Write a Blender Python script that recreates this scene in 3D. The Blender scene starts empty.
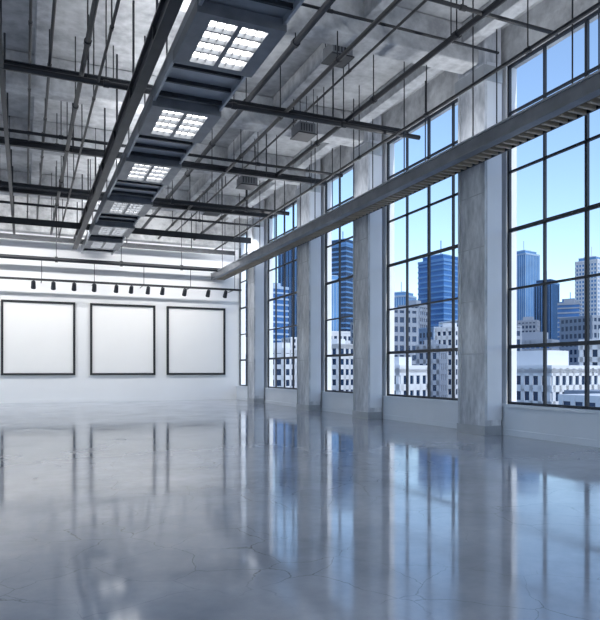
import bpy, bmesh, math, random
from mathutils import Vector, Matrix
random.seed(7)
scene = bpy.context.scene
scene.view_settings.view_transform = 'Standard'
scene.view_settings.exposure = 0.45

# ------------------------------------------------------------------ materials
def new_mat(name):
    m = bpy.data.materials.new(name); m.use_nodes = True
    return m, m.node_tree, m.node_tree.nodes['Principled BSDF']

def plain(name, col, rough=0.5, metal=0.0, var=0.12, scale=3.0):
    m, nt, b = new_mat(name)
    tc = nt.nodes.new('ShaderNodeTexCoord')
    n = nt.nodes.new('ShaderNodeTexNoise'); n.inputs['Scale'].default_value = scale; n.inputs['Detail'].default_value = 5
    r = nt.nodes.new('ShaderNodeValToRGB')
    r.color_ramp.elements[0].position = 0.3; r.color_ramp.elements[1].position = 0.7
    r.color_ramp.elements[0].color = (*[c*(1-var) for c in col], 1)
    r.color_ramp.elements[1].color = (*[min(1, c*(1+var)) for c in col], 1)
    nt.links.new(tc.outputs['Object'], n.inputs['Vector'])
    nt.links.new(n.outputs['Fac'], r.inputs['Fac'])
    nt.links.new(r.outputs['Color'], b.inputs['Base Color'])
    b.inputs['Roughness'].default_value = rough; b.inputs['Metallic'].default_value = metal
    return m

def concrete(name, c0, c1, rough=0.7, scale=0.6, bump=0.25, stretch=(1,1,1), metal=0.0, lo=0.52, hi=0.82):
    m, nt, b = new_mat(name)
    tc = nt.nodes.new('ShaderNodeTexCoord'); mp = nt.nodes.new('ShaderNodeMapping')
    mp.inputs['Scale'].default_value = stretch
    n = nt.nodes.new('ShaderNodeTexNoise'); n.inputs['Scale'].default_value = scale; n.inputs['Detail'].default_value = 10; n.inputs['Roughness'].default_value = 0.68
    n2 = nt.nodes.new('ShaderNodeTexNoise'); n2.inputs['Scale'].default_value = scale*9; n2.inputs['Detail'].default_value = 8
    mx = nt.nodes.new('ShaderNodeMath'); mx.operation = 'MULTIPLY_ADD'; mx.inputs[1].default_value = 0.35
    r = nt.nodes.new('ShaderNodeValToRGB')
    r.color_ramp.elements[0].position = lo; r.color_ramp.elements[1].position = hi
    r.color_ramp.elements[0].color = (*c0, 1); r.color_ramp.elements[1].color = (*c1, 1)
    bp = nt.nodes.new('ShaderNodeBump'); bp.inputs['Strength'].default_value = bump; bp.inputs['Distance'].default_value = 0.03
    L = nt.links.new
    L(tc.outputs['Object'], mp.inputs['Vector']); L(mp.outputs['Vector'], n.inputs['Vector']); L(mp.outputs['Vector'], n2.inputs['Vector'])
    L(n2.outputs['Fac'], mx.inputs[0]); L(n.outputs['Fac'], mx.inputs[2]); L(mx.outputs[0], r.inputs['Fac'])
    L(r.outputs['Color'], b.inputs['Base Color']); L(n2.outputs['Fac'], bp.inputs['Height']); L(bp.outputs['Normal'], b.inputs['Normal'])
    b.inputs['Roughness'].default_value = rough; b.inputs['Metallic'].default_value = metal
    return m

def emit(name, col, s):
    m, nt, b = new_mat(name)
    b.inputs['Base Color'].default_value = (*col, 1)
    b.inputs['Emission Color'].default_value = (*col, 1)
    b.inputs['Emission Strength'].default_value = s
    return m

M_ceil = concrete('ceiling_concrete', (0.24,0.25,0.27), (0.60,0.62,0.64), scale=0.45, bump=0.5, lo=0.48, hi=0.82)
M_beam = concrete('beam_concrete', (0.30,0.31,0.33), (0.66,0.68,0.70), scale=0.6, bump=0.4)
M_col = concrete('column_concrete', (0.26,0.29,0.34), (0.74,0.77,0.82), rough=0.3, scale=1.3, bump=0.25, stretch=(1,1,0.3), lo=0.5, hi=0.84)
M_colside = plain('column_plaster', (0.64,0.68,0.74), 0.5, 0, 0.05, 1)
M_wall = plain('wall_paint_white', (0.84,0.85,0.87), 0.6, 0, 0.02, 0.5)
M_knee = plain('knee_wall_paint', (0.70,0.74,0.80), 0.45, 0, 0.04, 0.8)
M_black = plain('black_steel', (0.009,0.012,0.018), 0.4, 0.0, 0.15, 4)
M_frame = plain('window_frame_steel', (0.011,0.016,0.027), 0.45, 0.0, 0.15, 4)
M_dark = plain('dark_steel', (0.028,0.033,0.042), 0.42, 0.3, 0.25, 3)
M_grey = plain('galvanised_grey', (0.20,0.215,0.24), 0.38, 0.3, 0.2, 2.5)
M_lgrey = plain('light_grey_metal', (0.38,0.41,0.45), 0.35, 0.3, 0.15, 2)
M_tan = plain('tan_slat', (0.50,0.42,0.31), 0.5, 0.0, 0.15, 3)
M_canvas = plain('blank_canvas', (0.88,0.875,0.87), 0.7, 0, 0.01, 1)
M_lamp = emit('lamp_diffuser', (1.0,0.99,0.97), 4.0)
M_bulb = emit('spot_lens', (1.0,0.97,0.9), 4.0)

# floor
M_floor, nt, b = new_mat('polished_concrete')
L = nt.links.new
tc = nt.nodes.new('ShaderNodeTexCoord')
n = nt.nodes.new('ShaderNodeTexNoise'); n.inputs['Scale'].default_value = 0.45; n.inputs['Detail'].default_value = 10; n.inputs['Roughness'].default_value = 0.7
r = nt.nodes.new('ShaderNodeValToRGB')
r.color_ramp.elements[0].position = 0.35; r.color_ramp.elements[0].color = (0.25,0.275,0.32,1)
r.color_ramp.elements[1].position = 0.68; r.color_ramp.elements[1].color = (0.43,0.46,0.51,1)
L(tc.outputs['Object'], n.inputs['Vector']); L(n.outputs['Fac'], r.inputs['Fac'])
nd = nt.nodes.new('ShaderNodeTexNoise'); nd.inputs['Scale'].default_value = 1.6; nd.inputs['Detail'].default_value = 8
L(tc.outputs['Object'], nd.inputs['Vector'])
mixv = nt.nodes.new('ShaderNodeMix'); mixv.data_type = 'VECTOR'; mixv.inputs['Factor'].default_value = 0.30
L(tc.outputs['Object'], mixv.inputs[4]); L(nd.outputs['Color'], mixv.inputs[5])
vo = nt.nodes.new('ShaderNodeTexVoronoi'); vo.feature = 'DISTANCE_TO_EDGE'; vo.inputs['Scale'].default_value = 2.3
L(mixv.outputs[1], vo.inputs['Vector'])
cr = nt.nodes.new('ShaderNodeMapRange'); cr.inputs['From Min'].default_value = 0.0; cr.inputs['From Max'].default_value = 0.009
cr.inputs['To Min'].default_value = 0.8; cr.inputs['To Max'].default_value = 0
L(vo.outputs['Distance'], cr.inputs['Value'])
nm = nt.nodes.new('ShaderNodeTexNoise'); nm.inputs['Scale'].default_value = 0.6; nm.inputs['Detail'].default_value = 5
L(tc.outputs['Object'], nm.inputs['Vector'])
mr = nt.nodes.new('ShaderNodeMapRange'); mr.inputs['From Min'].default_value = 0.44; mr.inputs['From Max'].default_value = 0.60
L(nm.outputs['Fac'], mr.inputs['Value'])
mm = nt.nodes.new('ShaderNodeMath'); mm.operation = 'MULTIPLY'
L(cr.outputs['Result'], mm.inputs[0]); L(mr.outputs['Result'], mm.inputs[1])
cm = nt.nodes.new('ShaderNodeMix'); cm.data_type = 'RGBA'
L(mm.outputs[0], cm.inputs['Factor']); L(r.outputs['Color'], cm.inputs[6]); cm.inputs[7].default_value = (0.07,0.075,0.085,1)
L(cm.outputs[2], b.inputs['Base Color'])
nr = nt.nodes.new('ShaderNodeTexNoise'); nr.inputs['Scale'].default_value = 1.2; nr.inputs['Detail'].default_value = 7
L(tc.outputs['Object'], nr.inputs['Vector'])
rr = nt.nodes.new('ShaderNodeMapRange'); rr.inputs['From Min'].default_value = 0.3; rr.inputs['From Max'].default_value = 0.7
rr.inputs['To Min'].default_value = 0.05; rr.inputs['To Max'].default_value = 0.14
L(nr.outputs['Fac'], rr.inputs['Value']); L(rr.outputs['Result'], b.inputs['Roughness'])
b.inputs['IOR'].default_value = 1.9
bp = nt.nodes.new('ShaderNodeBump'); bp.inputs['Strength'].default_value = 0.04; bp.inputs['Distance'].default_value = 0.02
L(nm.outputs['Fac'], bp.inputs['Height']); L(bp.outputs['Normal'], b.inputs['Normal'])

# window glass (thin sheet)
M_glass = bpy.data.materials.new('window_glass'); M_glass.use_nodes = True
nt = M_glass.node_tree; nt.nodes.clear()
o = nt.nodes.new('ShaderNodeOutputMaterial'); t = nt.nodes.new('ShaderNodeBsdfTransparent'); g = nt.nodes.new('ShaderNodeBsdfGlossy')
t.inputs['Color'].default_value = (0.94,0.975,1.0,1); g.inputs['Roughness'].default_value = 0.02
lw = nt.nodes.new('ShaderNodeLayerWeight'); lw.inputs['Blend'].default_value = 0.5
pw = nt.nodes.new('ShaderNodeMath'); pw.operation = 'POWER'; pw.inputs[1].default_value = 4.0
ml = nt.nodes.new('ShaderNodeMath'); ml.operation = 'MULTIPLY'; ml.inputs[1].default_value = 0.15
mx = nt.nodes.new('ShaderNodeMixShader')
nt.links.new(lw.outputs['Facing'], pw.inputs[0]); nt.links.new(pw.outputs[0], ml.inputs[0]); nt.links.new(ml.outputs[0], mx.inputs[0])
nt.links.new(t.outputs[0], mx.inputs[1]); nt.links.new(g.outputs[0], mx.inputs[2]); nt.links.new(mx.outputs[0], o.inputs[0])

# ------------------------------------------------------------------ mesh builder
class MB:
    def __init__(s): s.v=[]; s.f=[]; s.m=[]
    def box(s, x0,x1,y0,y1,z0,z1, m=0):
        k=len(s.v)
        s.v += [(x0,y0,z0),(x1,y0,z0),(x1,y1,z0),(x0,y1,z0),(x0,y0,z1),(x1,y0,z1),(x1,y1,z1),(x0,y1,z1)]
        for q in ((0,3,2,1),(4,5,6,7),(0,1,5,4),(1,2,6,5),(2,3,7,6),(3,0,4,7)):
            s.f.append(tuple(k+i for i in q)); s.m.append(m)
    def quad(s, a,b,c,d, m=0):
        k=len(s.v); s.v += [a,b,c,d]; s.f.append((k,k+1,k+2,k+3)); s.m.append(m)
    def cyl(s, p0, p1, r, m=0, n=10, r1=None):
        r1 = r if r1 is None else r1
        p0=Vector(p0); p1=Vector(p1); d=(p1-p0).normalized()
        a = d.orthogonal().normalized(); b2 = d.cross(a); k=len(s.v)
        for p,rad in ((p0,r),(p1,r1)):
            for i in range(n):
                t=2*math.pi*i/n; s.v.append(tuple(p+a*math.cos(t)*rad+b2*math.sin(t)*rad))
        for i in range(n):
            j=(i+1)%n; s.f.append((k+i,k+j,k+n+j,k+n+i)); s.m.append(m)
        s.f.append(tuple(k+i for i in reversed(range(n)))); s.m.append(m)
        s.f.append(tuple(k+n+i for i in range(n))); s.m.append(m)
    def build(s, name, mats, bevel=0.0, parent=None, rotz=0.0, loc=None):
        vs = [Vector(v) for v in s.v]
        if loc is None:
            mn=Vector([min(v[i] for v in vs) for i in range(3)]); mxx=Vector([max(v[i] for v in vs) for i in range(3)])
            c=Vector(((mn.x+mxx.x)/2,(mn.y+mxx.y)/2,mn.z)); vs=[v-c for v in vs]
        else: c=Vector(loc)
        me=bpy.data.meshes.new(name); me.from_pydata([tuple(v) for v in vs],[],s.f)
        for m in mats: me.materials.append(m)
        for p,mi in zip(me.polygons,s.m): p.material_index=mi
        me.update(); ob=bpy.data.objects.new(name,me); scene.collection.objects.link(ob)
        ob.location=c; ob.rotation_euler[2]=rotz
        if bevel>0:
            bv=ob.modifiers.new('bevel','BEVEL'); bv.width=bevel; bv.segments=2; bv.limit_method='ANGLE'
        if parent: ob.parent=parent
        return ob
def empty(name):
    e=bpy.data.objects.new(name,None); scene.collection.objects.link(e); return e

# ------------------------------------------------------------------ dims
XL, XW, YF, YB, ZC = -9.0, 10.45, -9.0, 32.5, 9.6
SILL, WTOP = 0.72, 8.7
cols = [(28.1,29.0),(21.85,23.0),(17.35,18.35),(11.88,12.88),(6.3,7.3),(0.8,1.8),(-4.7,-3.7)]
wins = [(29.0,32.4),(23.0,28.1),(18.35,21.85),(12.88,17.35),(7.3,11.88),(1.8,6.3),(-3.7,0.8),(-8.7,-4.7)]
rows=[2.07,3.42,4.80,6.18,7.56]

m=MB(); m.box(XL-0.3,XW+0.4,YF-0.3,YB+0.3,-0.3,0); m.build('floor',[M_floor])
m=MB(); m.box(XL-0.3,XW+0.4,YF-0.3,YB+0.3,ZC,ZC+0.3); m.build('ceiling',[M_ceil])
m=MB(); m.box(XL-0.3,XW+0.4,YB,YB+0.3,0,ZC); m.build('wall_back',[M_wall])
m=MB(); m.box(XL,XW+0.4,YF-0.3,YF,0,SILL); m.box(XL,XW+0.4,YF-0.3,YF,WTOP,ZC)
fx=[XL,-8.4,-4.3,-3.6,0.4,1.1,5.2,5.9,9.9,XW+0.4]
for k in range(0,10,2): m.box(fx[k],fx[k+1],YF-0.3,YF,SILL,WTOP)
m.build('wall_front',[M_wall])
m=MB(); m.box(XL-0.3,XL,YF-0.3,YB,0,SILL+0.8); m.box(XL-0.3,XL,YF-0.3,YB,WTOP,ZC)
lw_=[-8.7,-4.4,-3.6,0.8,1.6,6.0,6.8,11.2,12.0,16.4,17.2,21.6,22.4,26.8]
prev=YF-0.3
for k in range(0,len(lw_),2):
    m.box(XL-0.3,XL,prev,lw_[k],SILL+0.8,WTOP); prev=lw_[k+1]
m.box(XL-0.3,XL,prev,YB,SILL+0.8,WTOP)
m.build('wall_left',[M_wall])
m=MB()
m.box(XW-0.1,XW+0.3,YF,YB,0,SILL-0.06,0)
m.box(XW-0.16,XW+0.3,YF,YB,SILL-0.06,SILL,0)
m.box(XW-0.05,XW+0.3,YF,YB,WTOP,ZC,1)
m.box(XW-0.02,XW+0.3,YF,-8.7,SILL,WTOP,0)
for a,c in cols: m.box(XW-0.02,XW+0.3,a,c,SILL,WTOP,0)
m.box(XW-0.02,XW+0.3,32.4,YB,SILL,WTOP,0)
m.build('wall_right',[M_knee,M_beam])
m=MB(); m.box(XL,XW-0.14,YB-0.03,YB,0,0.16); m.build('baseboard_back',[M_wall])
m=MB()
prev=YF
for a,c in sorted(cols):
    m.box(XW-0.13,XW-0.1,prev,a,0,0.14); prev=c
m.box(XW-0.13,XW-0.1,prev,YB-0.04,0,0.14)
m.build('baseboard_right',[M_knee])

# columns
for a,c in cols:
    m=MB()
    m.box(9.80,XW-0.17,a+0.0,c,0,ZC-0.02,0)
    m.box(9.86,XW-0.16,a-0.015,a,0.35,WTOP,1)
    m.box(9.78,XW-0.17,a-0.02,c+0.02,0,0.22,2)
    m.box(9.74,XW-0.17,a-0.05,c+0.05,8.25,8.6,2)
    for z in (1.9,3.15,4.4,5.65,6.9): m.box(9.792,9.80,a+0.01,c-0.01,z,z+0.02,2)
    m.cyl((9.75,c-0.16,0.22),(9.75,c-0.16,8.25),0.02,2,8)
    m.build('concrete_column',[M_col,M_colside,M_lgrey],bevel=0.012)

# windows
wi=1
for (a,c) in wins:
    e=empty('window_%d'%wi); wi+=1; m=MB(); x0,x1=XW+0.02,XW+0.09
    f=0.06
    m.box(x0,x1,a,a+f,SILL,WTOP); m.box(x0,x1,c-f,c,SILL,WTOP)
    m.box(x0,x1,a,c,SILL,SILL+f); m.box(x0,x1,a,c,WTOP-f,WTOP)
    n=max(2,round((c-a)/1.12))
    for k in range(1,n):
        y=a+(c-a)*k/n; w=0.022 if k!=n//2 else 0.032
        m.box(x0,x1,y-w,y+w,SILL+f,WTOP-f)
    for z in rows:
        w=0.042 if z in (2.07,4.80) else 0.024
        m.box(x0-0.01,x1-0.01,a+f,c-f,z-w,z+w)
    m.build('frame',[M_frame],parent=e)
    m=MB(); x=x0+0.04; m.quad((x,a+f/2,SILL+f/2),(x,a+f/2,WTOP-f/2),(x,c-f/2,WTOP-f/2),(x,c-f/2,SILL+f/2)); m.build('glass',[M_glass],parent=e)
for j in range(4):  # unseen front windows, added for soft daylight on back wall and columns
    a,c=fx[2*j+1],fx[2*j+2]
    e=empty('window_%d'%wi); wi+=1; m=MB(); y0,y1=YF-0.2,YF-0.13; f=0.06
    m.box(a,a+f,y0,y1,SILL,WTOP); m.box(c-f,c,y0,y1,SILL,WTOP); m.box(a,c,y0,y1,SILL,SILL+f); m.box(a,c,y0,y1,WTOP-f,WTOP)
    for k in range(1,4):
        x=a+(c-a)*k/4; m.box(x-0.025,x+0.025,y0,y1,SILL+f,WTOP-f)
    for z in rows: m.box(a+f,c-f,y0+0.01,y1-0.01,z-0.03,z+0.03)
    m.build('frame',[M_frame],parent=e)
    m=MB(); y=YF-0.16; m.quad((a,y,SILL),(c,y,SILL),(c,y,WTOP),(a,y,WTOP)); m.build('glass',[M_glass],parent=e)
for k in range(0,len(lw_),2):  # unseen left windows, added to let more daylight in
    a,c=lw_[k],lw_[k+1]; s0=SILL+0.8
    e=empty('window_%d'%wi); wi+=1; m=MB(); x0,x1=XL-0.2,XL-0.13; f=0.06
    m.box(x0,x1,a,a+f,s0,WTOP); m.box(x0,x1,c-f,c,s0,WTOP); m.box(x0,x1,a,c,s0,s0+f); m.box(x0,x1,a,c,WTOP-f,WTOP)
    for q in range(1,4):
        y=a+(c-a)*q/4; m.box(x0,x1,y-0.025,y+0.025,s0+f,WTOP-f)
    for z in rows[1:]: m.box(x0+0.01,x1-0.01,a+f,c-f,z-0.03,z+0.03)
    m.build('frame',[M_frame],parent=e)
    m=MB(); x=XL-0.16; m.quad((x,a,s0),(x,a,WTOP),(x,c,WTOP),(x,c,s0)); m.build('glass',[M_glass],parent=e)

# ceiling structure ------------------------------------------------
for y in (-4.2,1.3,6.8,12.4,17.9,22.5,28.5):
    m=MB(); m.box(XL,XW-0.06,y-0.3,y+0.3,8.72,ZC-0.01); m.build('ceiling_beam',[M_beam],bevel=0.03)
m=MB(); m.box(XL,XW-0.06,YB-0.55,YB-0.005,7.95,ZC-0.01); m.build('ceiling_beam',[M_beam],bevel=0.03)
for x in (-6,-2.6,0.4,3.9,6.9,9.5):
    m=MB()
    ys=[YF,-4.2,1.3,6.8,12.4,17.9,22.5,28.5,YB-0.25]
    for p,q in zip(ys[:-1],ys[1:]): m.box(x-0.18,x+0.18,p+0.31,q-0.31,9.1,ZC-0.01)
    m.build('ceiling_joist',[M_beam],bevel=0.02)

def ibeam_x(y,z,h=0.18,w=0.14,x0=XL+0.02,x1=XW-0.7):
    m=MB(); m.box(x0,x1,y-w/2,y+w/2,z,z+0.03); m.box(x0,x1,y-w/2,y+w/2,z+h-0.03,z+h); m.box(x0,x1,y-0.02,y+0.02,z+0.03,z+h-0.03)
    x=x0+1
    while x<x1:
        m.box(x-0.015,x+0.015,y-w/2+0.01,y+w/2-0.01,z+0.04,z+h-0.04)
        m.cyl((x,y,z+h),(x,y,ZC-0.003),0.022,0,6); x+=3.1
    m.build('steel_crossbeam',[M_dark])
for y in (15.2,20.3,25.6): ibeam_x(y,8.05)
ibeam_x(30.9,7.35,0.2,0.16)

def ibeam_y(x,z,h,w,y0,y1,mat,name):
    m=MB(); m.box(x-w/2,x+w/2,y0,y1,z,z+0.05); m.box(x-w/2,x+w/2,y0,y1,z+h-0.05,z+h); m.box(x-0.03,x+0.03,y0,y1,z+0.05,z+h-0.05)
    y=y0+1.5
    while y<y1:
        m.box(x-w/2+0.02,x+w/2-0.02,y-0.02,y+0.02,z+0.05,z+h-0.05); m.cyl((x,y,z+h),(x,y,ZC-0.003),0.025,0,6); y+=2.7
    m.build(name,[mat])
ibeam_y(2.16,7.25,0.42,0.2,YF+0.02,YB-0.6,M_dark,'steel_girder')
ibeam_y(-0.45,7.7,0.15,0.1,YF+0.02,YB-0.6,M_dark,'steel_girder')

def pipe_y(x,z,r,mat,y0=YF+0.02,y1=YB-0.6,step=3.3,off=0.0):
    m=MB(); m.cyl((x,y0,z),(x,y1,z),r,0,10)
    y=y0+1+off
    while y<y1:
        m.cyl((x,y,z),(x,y,ZC-0.003),0.014,0,6); m.cyl((x,y-0.06,z),(x,y+0.06,z),r*1.35,0,10); y+=step
    m.build('ceiling_pipe',[mat])
def pipe_x(y,z,r,mat,x0=XL+0.02,x1=XW-0.75,step=2.9,off=0.0):
    m=MB(); m.cyl((x0,y,z),(x1,y,z),r,0,10)
    x=x0+1+off
    while x<x1:
        m.cyl((x,y,z),(x,y,ZC-0.003),0.014,0,6); m.cyl((x-0.06,y,z),(x+0.06,y,z),r*1.35,0,10); x+=step
    m.build('ceiling_pipe',[mat])
pipe_y(-2.0,8.2,0.05,M_black,off=0.5)
pipe_y(1.12,7.9,0.055,M_black,off=1.2)
pipe_y(1.45,7.75,0.03,M_black,off=0.2)
pipe_y(0.5,8.3,0.035,M_black,off=0.1)
pipe_y(0.1,8.5,0.03,M_black,off=2.1)
pipe_y(4.6,8.35,0.04,M_black,off=1.1)
pipe_y(5.3,8.5,0.07,M_dark,off=0.7)
pipe_y(6.1,8.1,0.05,M_black,off=0.3)
pipe_y(6.9,8.45,0.03,M_black,off=1.3)
pipe_y(7.9,8.2,0.065,M_black,off=1.9)
pipe_y(8.7,7.55,0.04,M_black,off=0.8)
pipe_x(9.6,8.2,0.04,M_black,off=0.9)
pipe_x(11.3,8.6,0.03,M_black,off=1.9)
pipe_x(14.4,7.75,0.06,M_black,off=0.9)
pipe_x(16.4,8.6,0.03,M_black,off=1.3)
pipe_x(18.9,8.0,0.045,M_black,off=0.2)
pipe_x(21.4,8.6,0.04,M_black,off=0.2)
pipe_x(23.6,7.8,0.08,M_black,off=1.4)
pipe_x(27.0,8.0,0.05,M_dark,off=0.4)
pipe_x(31.3,6.62,0.10,M_black,off=0.6)

# hvac units hanging
for (x,y,z,w,l,h) in [(6.5,12.9,8.55,0.5,0.5,0.3),(7.4,16.9,8.3,0.5,0.6,0.3),(-1.2,20.9,8.1,0.6,0.6,0.3),(-1.2,26.2,8.0,0.6,0.6,0.3),(7.4,22.0,8.2,0.6,0.6,0.3),(7.3,26.4,8.2,0.6,0.5,0.3),(-3.0,16.8,8.0,0.8,0.5,0.3)]:
    m=MB(); m.box(x-w/2,x+w/2,y-l/2,y+l/2,z,z+h,0); m.box(x-w/2-0.03,x+w/2+0.03,y-l/2-0.03,y+l/2+0.03,z-0.03,z,1)
    for sx in (-1,1):
        for sy in (-1,1): m.cyl((x+sx*w*0.42,y+sy*l*0.42,z+h),(x+sx*w*0.42,y+sy*l*0.42,ZC-0.003),0.012,1,6)
    for k in range(5): m.box(x-w/2+0.05+k*(w-0.1)/5,x-w/2+0.08+k*(w-0.1)/5,y-l/2-0.01,y+l/2+0.01,z+0.05,z+h-0.05,1)
    m.build('hanging_vent_unit',[M_grey,M_dark])

# light trough --------------------------------------------------------
tx=3.16; tz=7.0; hw=0.72
py=[-5.5,-1.6,2.3,6.4,10.45,14.2,18.0,22.2,26.0,29.1]
E=empty('linear_light_trough')
m=MB()
y0,y1=YF+0.02,YB-0.6
m.box(tx-0.42,tx+0.42,y0,y1,tz+0.28,tz+0.52,0)
m.box(tx-hw,tx-hw+0.05,y0,y1,tz+0.10,tz+0.42,1); m.box(tx+hw-0.05,tx+hw,y0,y1,tz+0.10,tz+0.42,1)
m.box(tx-hw+0.05,tx+hw-0.05,y0,y1,tz+0.22,tz+0.28,1)
y=y0+0.6
while y<y1:
    m.box(tx-hw+0.05,tx+hw-0.05,y-0.03,y+0.03,tz+0.14,tz+0.22,2); y+=0.65
y=y0+1.2
while y<y1:
    for s in (-1,1): m.cyl((tx+s*0.5,y,tz+0.25),(tx+s*0.5,y,ZC-0.003),0.018,2,6)
    y+=2.6
m.build('housing',[M_grey,M_lgrey,M_dark],parent=E)
def area(name,loc,direc,sx,sy,e,col,parent):
    ld=bpy.data.lights.new(name,'AREA'); ld.shape='RECTANGLE'; ld.size=sx; ld.size_y=sy; ld.energy=e; ld.color=col
    lo=bpy.data.objects.new(name,ld); scene.collection.objects.link(lo); lo.location=loc
    lo.rotation_euler=Vector(direc).to_track_quat('-Z','Y').to_euler(); lo.parent=parent; return lo
for y in py:
    m=MB(); l=0.72; w=0.48
    m.box(tx-hw-0.02,tx-w,y-l-0.16,y+l+0.16,tz,tz+0.2,1); m.box(tx+w,tx+hw+0.02,y-l-0.16,y+l+0.16,tz,tz+0.2,1)
    m.box(tx-w,tx+w,y-l-0.16,y-l,tz,tz+0.2,1); m.box(tx-w,tx+w,y+l,y+l+0.16,tz,tz+0.2,1)
    m.box(tx-w,tx+w,y-l,y+l,tz+0.10,tz+0.13,0)
    m.box(tx-0.04,tx+0.04,y-l,y+l,tz-0.0,tz+0.10,1)
    for k in range(1,4): m.box(tx-w,tx+w,y-l+k*2*l/4-0.022,y-l+k*2*l/4+0.022,tz+0.02,tz+0.10,1)
    for k in range(1,3):
        for s in (-1,1): m.box(tx+s*(0.04+k*0.147)-0.006,tx+s*(0.04+k*0.147)+0.006,y-l,y+l,tz+0.06,tz+0.10,1)
    m.build('light_panel',[M_lamp,M_grey],parent=E)
area('added_trough_fill',(tx,(y0+y1)/2,tz+0.54),(0,0,1),0.7,y1-y0-0.4,620,(0.97,0.98,1.0),E).rotation_euler=(math.radians(180),0,0)  # upward fill lamp added on the trough, bounces off the ceiling
E=empty('added_ceiling_fill')  # out-of-view strip with housing, added for soft bounce fill
m=MB(); m.box(-4.9,-4.5,y0,y1,7.0,7.12); m.box(-4.92,-4.88,y0,y1,7.0,7.2); m.box(-4.52,-4.48,y0,y1,7.0,7.2)
y=y0+1
while y<y1: m.cyl((-4.9,y,7.2),(-4.9,y,ZC-0.003),0.015,0,6); m.cyl((-4.5,y,7.2),(-4.5,y,ZC-0.003),0.015,0,6); y+=3
m.build('housing',[M_grey],parent=E)
area('added_ceiling_fill_lamp',(-4.7,(y0+y1)/2,7.14),(0,0,1),0.35,y1-y0-0.4,740,(0.97,0.98,1.0),E).rotation_euler=(math.radians(180),0,0)

# cable tray along windows --------------------------------------------
E=empty('cable_tray')
m=MB(); ya,yb=YF+0.02,YB-0.02; xa,xb,z=8.95,9.66,6.3
m.box(xa,xa+0.05,ya,yb,z,z+0.26,2); m.box(xb-0.05,xb,ya,yb,z,z+0.26,0)
m.box(xa-0.03,xa+0.08,ya,yb,z+0.26,z+0.30,1); m.box(xa+0.05,xb-0.05,ya,yb,z+0.12,z+0.15,0)
m.box(xa-0.02,xa+0.2,ya,yb,z-0.02,z,2)
for k in range(3): m.cyl((xa+0.2+k*0.15,ya,z+0.19),(xa+0.2+k*0.15,yb,z+0.19),0.035,0,8)
m.build('rails',[M_dark,M_lgrey,M_grey],parent=E)
m=MB(); y=ya+0.2
while y<yb-0.1:
    m.box(xa+0.26,xb-0.05,y-0.035,y+0.035,z-0.01,z+0.12,0); y+=0.22
m.build('slats',[M_tan],parent=E)
m=MB(); y=ya+1
while y<yb:
    m.cyl((xa+0.03,y,z+0.28),(xa+0.03,y,ZC-0.003),0.016,0,6); m.cyl((xb-0.03,y,z+0.24),(xb-0.03,y,ZC-0.003),0.016,0,6); y+=2.75
m.build('hanger_rods',[M_black],parent=E)
area('added_tray_fill',((xa+xb)/2,(ya+yb)/2,z+0.3),(0,0,1),0.4,yb-ya-0.6,340,(0.95,0.97,1.0),E).rotation_euler=(math.radians(180),0,0)  # fill lamp added on top of the tray to brighten the ceiling

# picture frames -----------------------------------------------------
for (x0,x1) in ((-1.02,2.22),(2.90,6.04),(6.62,9.70)):
    E=empty('blank_picture_frame'); m=MB(); z0,z1=1.30,4.80; f=0.10
    ya,yb=YB-0.12,YB
    m.box(x0,x0+f,ya,yb,z0,z1); m.box(x1-f,x1,ya,yb,z0,z1); m.box(x0+f,x1-f,ya,yb,z0,z0+f); m.box(x0+f,x1-f,ya,yb,z1-f,z1)
    m.build('frame',[M_black],parent=E)
    m=MB(); m.box(x0+f,x1-f,yb-0.06,yb-0.005,z0+f,z1-f); m.build('canvas',[M_canvas],parent=E)

# added wall fill strip + track lights --------------------------------------------
E=empty('added_wall_fill')  # lamp strip and housing added to brighten the back wall evenly
wy=27.9
m=MB(); m.box(XL+0.5,XW-0.9,wy-0.1,wy+0.1,7.55,7.62); m.box(XL+0.5,XW-0.9,wy-0.12,wy-0.09,7.36,7.62)
x=XL+1
while x<XW-1: m.cyl((x,wy,7.6),(x,wy,ZC-0.003),0.014,0,6); x+=3
m.build('housing',[M_dark],parent=E)
area('added_wall_fill_lamp',((XL+XW)/2,wy+0.03,7.46),(0,0.83,-0.56),18.0,0.12,600,(1.0,0.985,0.97),E)
E=empty('track_light_rail')
m=MB(); ty=31.4; tzz=5.62
m.box(XL+0.02,XW-0.2,ty-0.05,ty+0.05,tzz,tzz+0.10,0)
x=XL+0.5
while x<XW-0.3:
    m.cyl((x,ty,tzz+0.05),(x,YB,tzz+0.05),0.025,0,6); m.cyl((x,ty,tzz+0.09),(x,ty,6.55),0.014,0,6); x+=2.3
m.build('rail',[M_black],parent=E)
for x in (-7.5,-5.5,-3.6,-1.9,0.35,1.2,2.1,3.0,4.0,4.7,5.5,6.2,7.3,8.5,9.4):
    m=MB(); m.cyl((x,ty,tzz),(x,ty,tzz-0.16),0.02,0,6)
    p=Vector((x,ty,tzz-0.20)); d=Vector((0,0.62,-0.78)).normalized()
    m.cyl(p-d*0.17,p+d*0.17,0.09,0,14,0.11); m.cyl(p+d*0.17,p+d*0.175,0.085,1,14)
    m.build('spot_head',[M_dark,M_bulb],parent=E)

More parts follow.
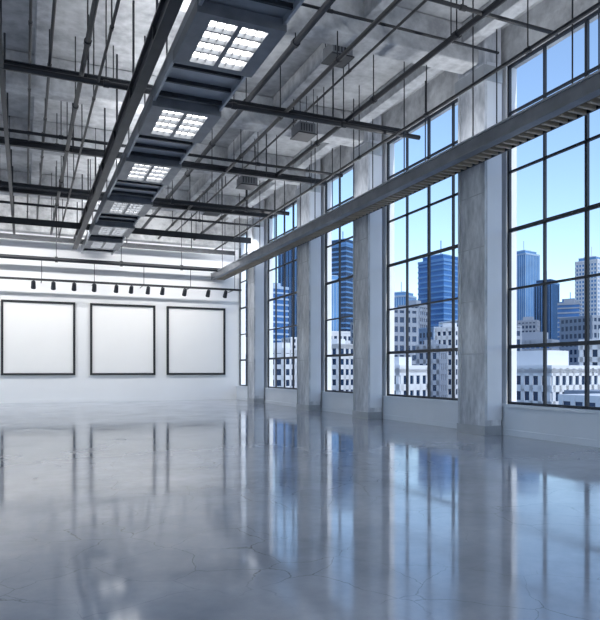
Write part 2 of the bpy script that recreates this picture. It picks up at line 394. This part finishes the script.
# ------------------------------------------------------------------ city
def glassmat(name,col,rough=0.25): return plain(name,col,rough,0.2,0.25,0.05)
G_blue=glassmat('tower_glass_blue',(0.022,0.10,0.29)); G_dark=glassmat('tower_glass_dark',(0.012,0.035,0.09)); G_light=glassmat('tower_glass_light',(0.08,0.20,0.40))
W_band=plain('facade_pale',(0.26,0.36,0.50),0.6,0,0.05,0.1); W_white=plain('facade_white',(0.50,0.54,0.60),0.7,0,0.06,0.1)
W_beige=plain('facade_grey',(0.19,0.23,0.30),0.7,0,0.1,0.1); W_blueb=plain('facade_blue_band',(0.08,0.20,0.42),0.5,0,0.1,0.1)
G0=-32.0
placed=[]
def fins(m,cx,cy,hx,hy,h,q,sp,e,mi):
    for (ax,hh) in ((0,hx),(1,hy)):
        n=max(3,round(2*hh/sp)); r0=hh-q-0.03
        for k in range(n+1):
            p=-r0+2*r0*k/n
            if ax==0: m.box(cx+p-q,cx+p+q,cy-hy-e,cy+hy+e,0,h,mi)
            else: m.box(cx-hx-e,cx+hx+e,cy+p-q,cy+p+q,0,h,mi)
def tower(X,Y,app,top,body,band,style,rot=0.35,name='office_tower'):
    w=app/1.25; h=top-G0; m=MB(); hw2=w/2; placed.append((X,Y,w*0.75+1))
    m.box(-hw2,hw2,-hw2,hw2,0,h,0)
    fl = 3.8 if style!='coarse' else 3.6
    e=0.3
    if style in('band','grid','coarse'):
        z=0; q=0.30 if style=='band' else 0.42
        while z<h-1:
            m.box(-hw2-e,hw2+e,-hw2-e,hw2+e,z,z+fl*q,1); z+=fl
    if style=='fin': fins(m,0,0,hw2,hw2,h,0.2,2.6,e,1)
    if style=='grid': fins(m,0,0,hw2,hw2,h,0.45,3.0,e,1)
    if style=='coarse': fins(m,0,0,hw2,hw2,h,0.5,2.5,e,1)
    m.box(-hw2-e,hw2+e,-hw2-e,hw2+e,h-1.2,h+0.6,1)
    m.box(-hw2*0.5,hw2*0.4,-hw2*0.5,hw2*0.5,h+0.6,h+0.6+min(5,w*0.2),1)
    if top>60:                                  # stepped crown + mast
        m.box(-hw2*0.8,hw2*0.8,-hw2*0.8,hw2*0.8,h+0.6,h+3.2,0)
        m.box(-hw2*0.82,hw2*0.82,-hw2*0.82,hw2*0.82,h+3.2,h+3.7,1)
        m.cyl((0,0,h),(0,0,h+w*0.7),0.4,1,6)
    m.build(name,[body,band],loc=(X,Y,G0),rotz=rot)
T=[(503,545,29,128,G_light,W_band,'fin'),(466,474,22,86,G_dark,W_blueb,'fin'),(408,390,20,56,G_blue,W_beige,'band'),
(490,442,26,104,G_light,W_white,'grid'),(294,309,34,20,G_blue,W_beige,'grid'),(115,118,22,2.2,G_dark,W_white,'coarse'),(158,133,20,10,G_dark,W_white,'coarse'),
(576,459,30,125,G_blue,W_band,'band'),(270,374,28,78,G_blue,W_blueb,'band'),(213,322,17,40,G_dark,W_beige,'grid'),(225,360,14,30,G_light,W_white,'grid'),
(153,206,10,18,G_dark,W_white,'grid'),(129,184,10,10,G_dark,W_beige,'coarse'),(86,137,13,2.3,G_dark,W_white,'coarse'),
(220,428,19,96,G_dark,W_blueb,'band'),(188,387,14,62,G_light,W_band,'fin'),(108,215,12,11,G_dark,W_white,'grid'),
(191,462,17,100,G_dark,W_blueb,'fin'),(151,392,16,56,G_blue,W_band,'band'),(85,214,13,9,G_dark,W_white,'grid'),(126,381,12,54,G_blue,W_blueb,'band'),
(700,420,30,110,G_blue,W_band,'band'),(520,300,28,70,G_light,W_white,'grid'),(560,640,30,90,G_blue,W_blueb,'band'),(330,520,26,72,G_light,W_band,'fin'),(400,505,30,74,G_dark,W_beige,'grid'),
(545,520,20,76,G_blue,W_blueb,'fin'),(360,385,18,40,G_dark,W_beige,'grid'),(240,440,18,54,G_dark,W_blueb,'fin'),(380,330,18,38,G_dark,W_white,'grid'),
(262,330,14,36,G_blue,W_white,'grid'),(430,360,20,66,G_dark,W_band,'fin'),(300,430,18,58,G_light,W_white,'grid'),(620,560,26,96,G_light,W_band,'fin'),(460,620,24,88,G_blue,W_band,'band')]
for i,t_ in enumerate(T): tower(*t_,rot=0.15+0.25*((i*37)%5)/2)
m=MB(); cnt=0
while cnt<330:
    ang=random.uniform(0.15,1.35); d=random.uniform(110,700)
    X=d*math.sin(ang); Y=d*math.cos(ang)
    if X<70: continue
    w=random.uniform(8,20); l=random.uniform(8,20)
    if any((X-a)**2+(Y-c)**2<(r+w*0.8)**2 for a,c,r in placed): cnt+=0.3; continue
    cnt+=1; h=random.uniform(12,30) if d<250 else random.uniform(24,58)
    mi=random.choice((0,1,1,2,2,0)); m.box(X-w/2,X+w/2,Y-l/2,Y+l/2,0,h,3)
    z=0
    while z<h-1.5:
        m.box(X-w/2-0.2,X+w/2+0.2,Y-l/2-0.2,Y+l/2+0.2,z,z+1.5,mi); z+=3.6
    m.box(X-w/2-0.2,X+w/2+0.2,Y-l/2-0.2,Y+l/2+0.2,h-0.8,h+0.3,mi)
    fins(m,X,Y,w/2,l/2,h,0.45,2.8,0.25,mi)
m.build('city_blocks',[W_white,W_beige,W_band,G_dark],loc=(0,0,G0))
m=MB(); m.box(-2500,4000,-2500,4000,-1,0); m.build('city_ground',[plain('asphalt',(0.18,0.21,0.25),0.9)],loc=(0,0,G0))

# ------------------------------------------------------------------ light
w=bpy.data.worlds.new('sky'); scene.world=w; w.use_nodes=True; nt=w.node_tree
sk=nt.nodes.new('ShaderNodeTexSky'); sk.sky_type='NISHITA'; sk.sun_disc=False; sk.sun_elevation=math.radians(42); sk.sun_rotation=math.radians(180)
sk.air_density=1.0; sk.dust_density=0.9; sk.ozone_density=2.2
bg=nt.nodes['Background']; nt.links.new(sk.outputs[0],bg.inputs[0]); bg.inputs['Strength'].default_value=0.20
sd=bpy.data.lights.new('sun','SUN'); sd.energy=2.5; sd.angle=0.01; sd.color=(1,0.96,0.9)
so=bpy.data.objects.new('sun',sd); scene.collection.objects.link(so); so.location=(0,0,60); so.rotation_euler=Vector((-0.06,0.72,-0.69)).to_track_quat('-Z','Y').to_euler()
def portal(loc,rot,sx,sy):
    pd=bpy.data.lights.new('window_portal','AREA'); pd.shape='RECTANGLE'; pd.size=sx; pd.size_y=sy; pd.cycles.is_portal=True
    po=bpy.data.objects.new('window_portal',pd); scene.collection.objects.link(po); po.location=loc; po.rotation_euler=rot
portal((XW+0.35,11.8,4.7),(0,math.radians(90),0),8.2,41)
portal((XL-0.35,9,5.1),(0,math.radians(-90),0),7.4,36)
portal((0.7,YF-0.35,4.7),(math.radians(90),0,0),19,8.2)

# ------------------------------------------------------------------ camera
cd=bpy.data.cameras.new('camera'); cam=bpy.data.objects.new('camera',cd); scene.collection.objects.link(cam)
cam.location=(0,0,1.5); yaw=math.atan(275/637); cam.rotation_euler=(math.radians(90),0,-yaw)
cd.sensor_fit='HORIZONTAL'; cd.sensor_width=36; cd.lens=36*637/600; cd.shift_y=61/600; cd.clip_end=6000
scene.camera=cam
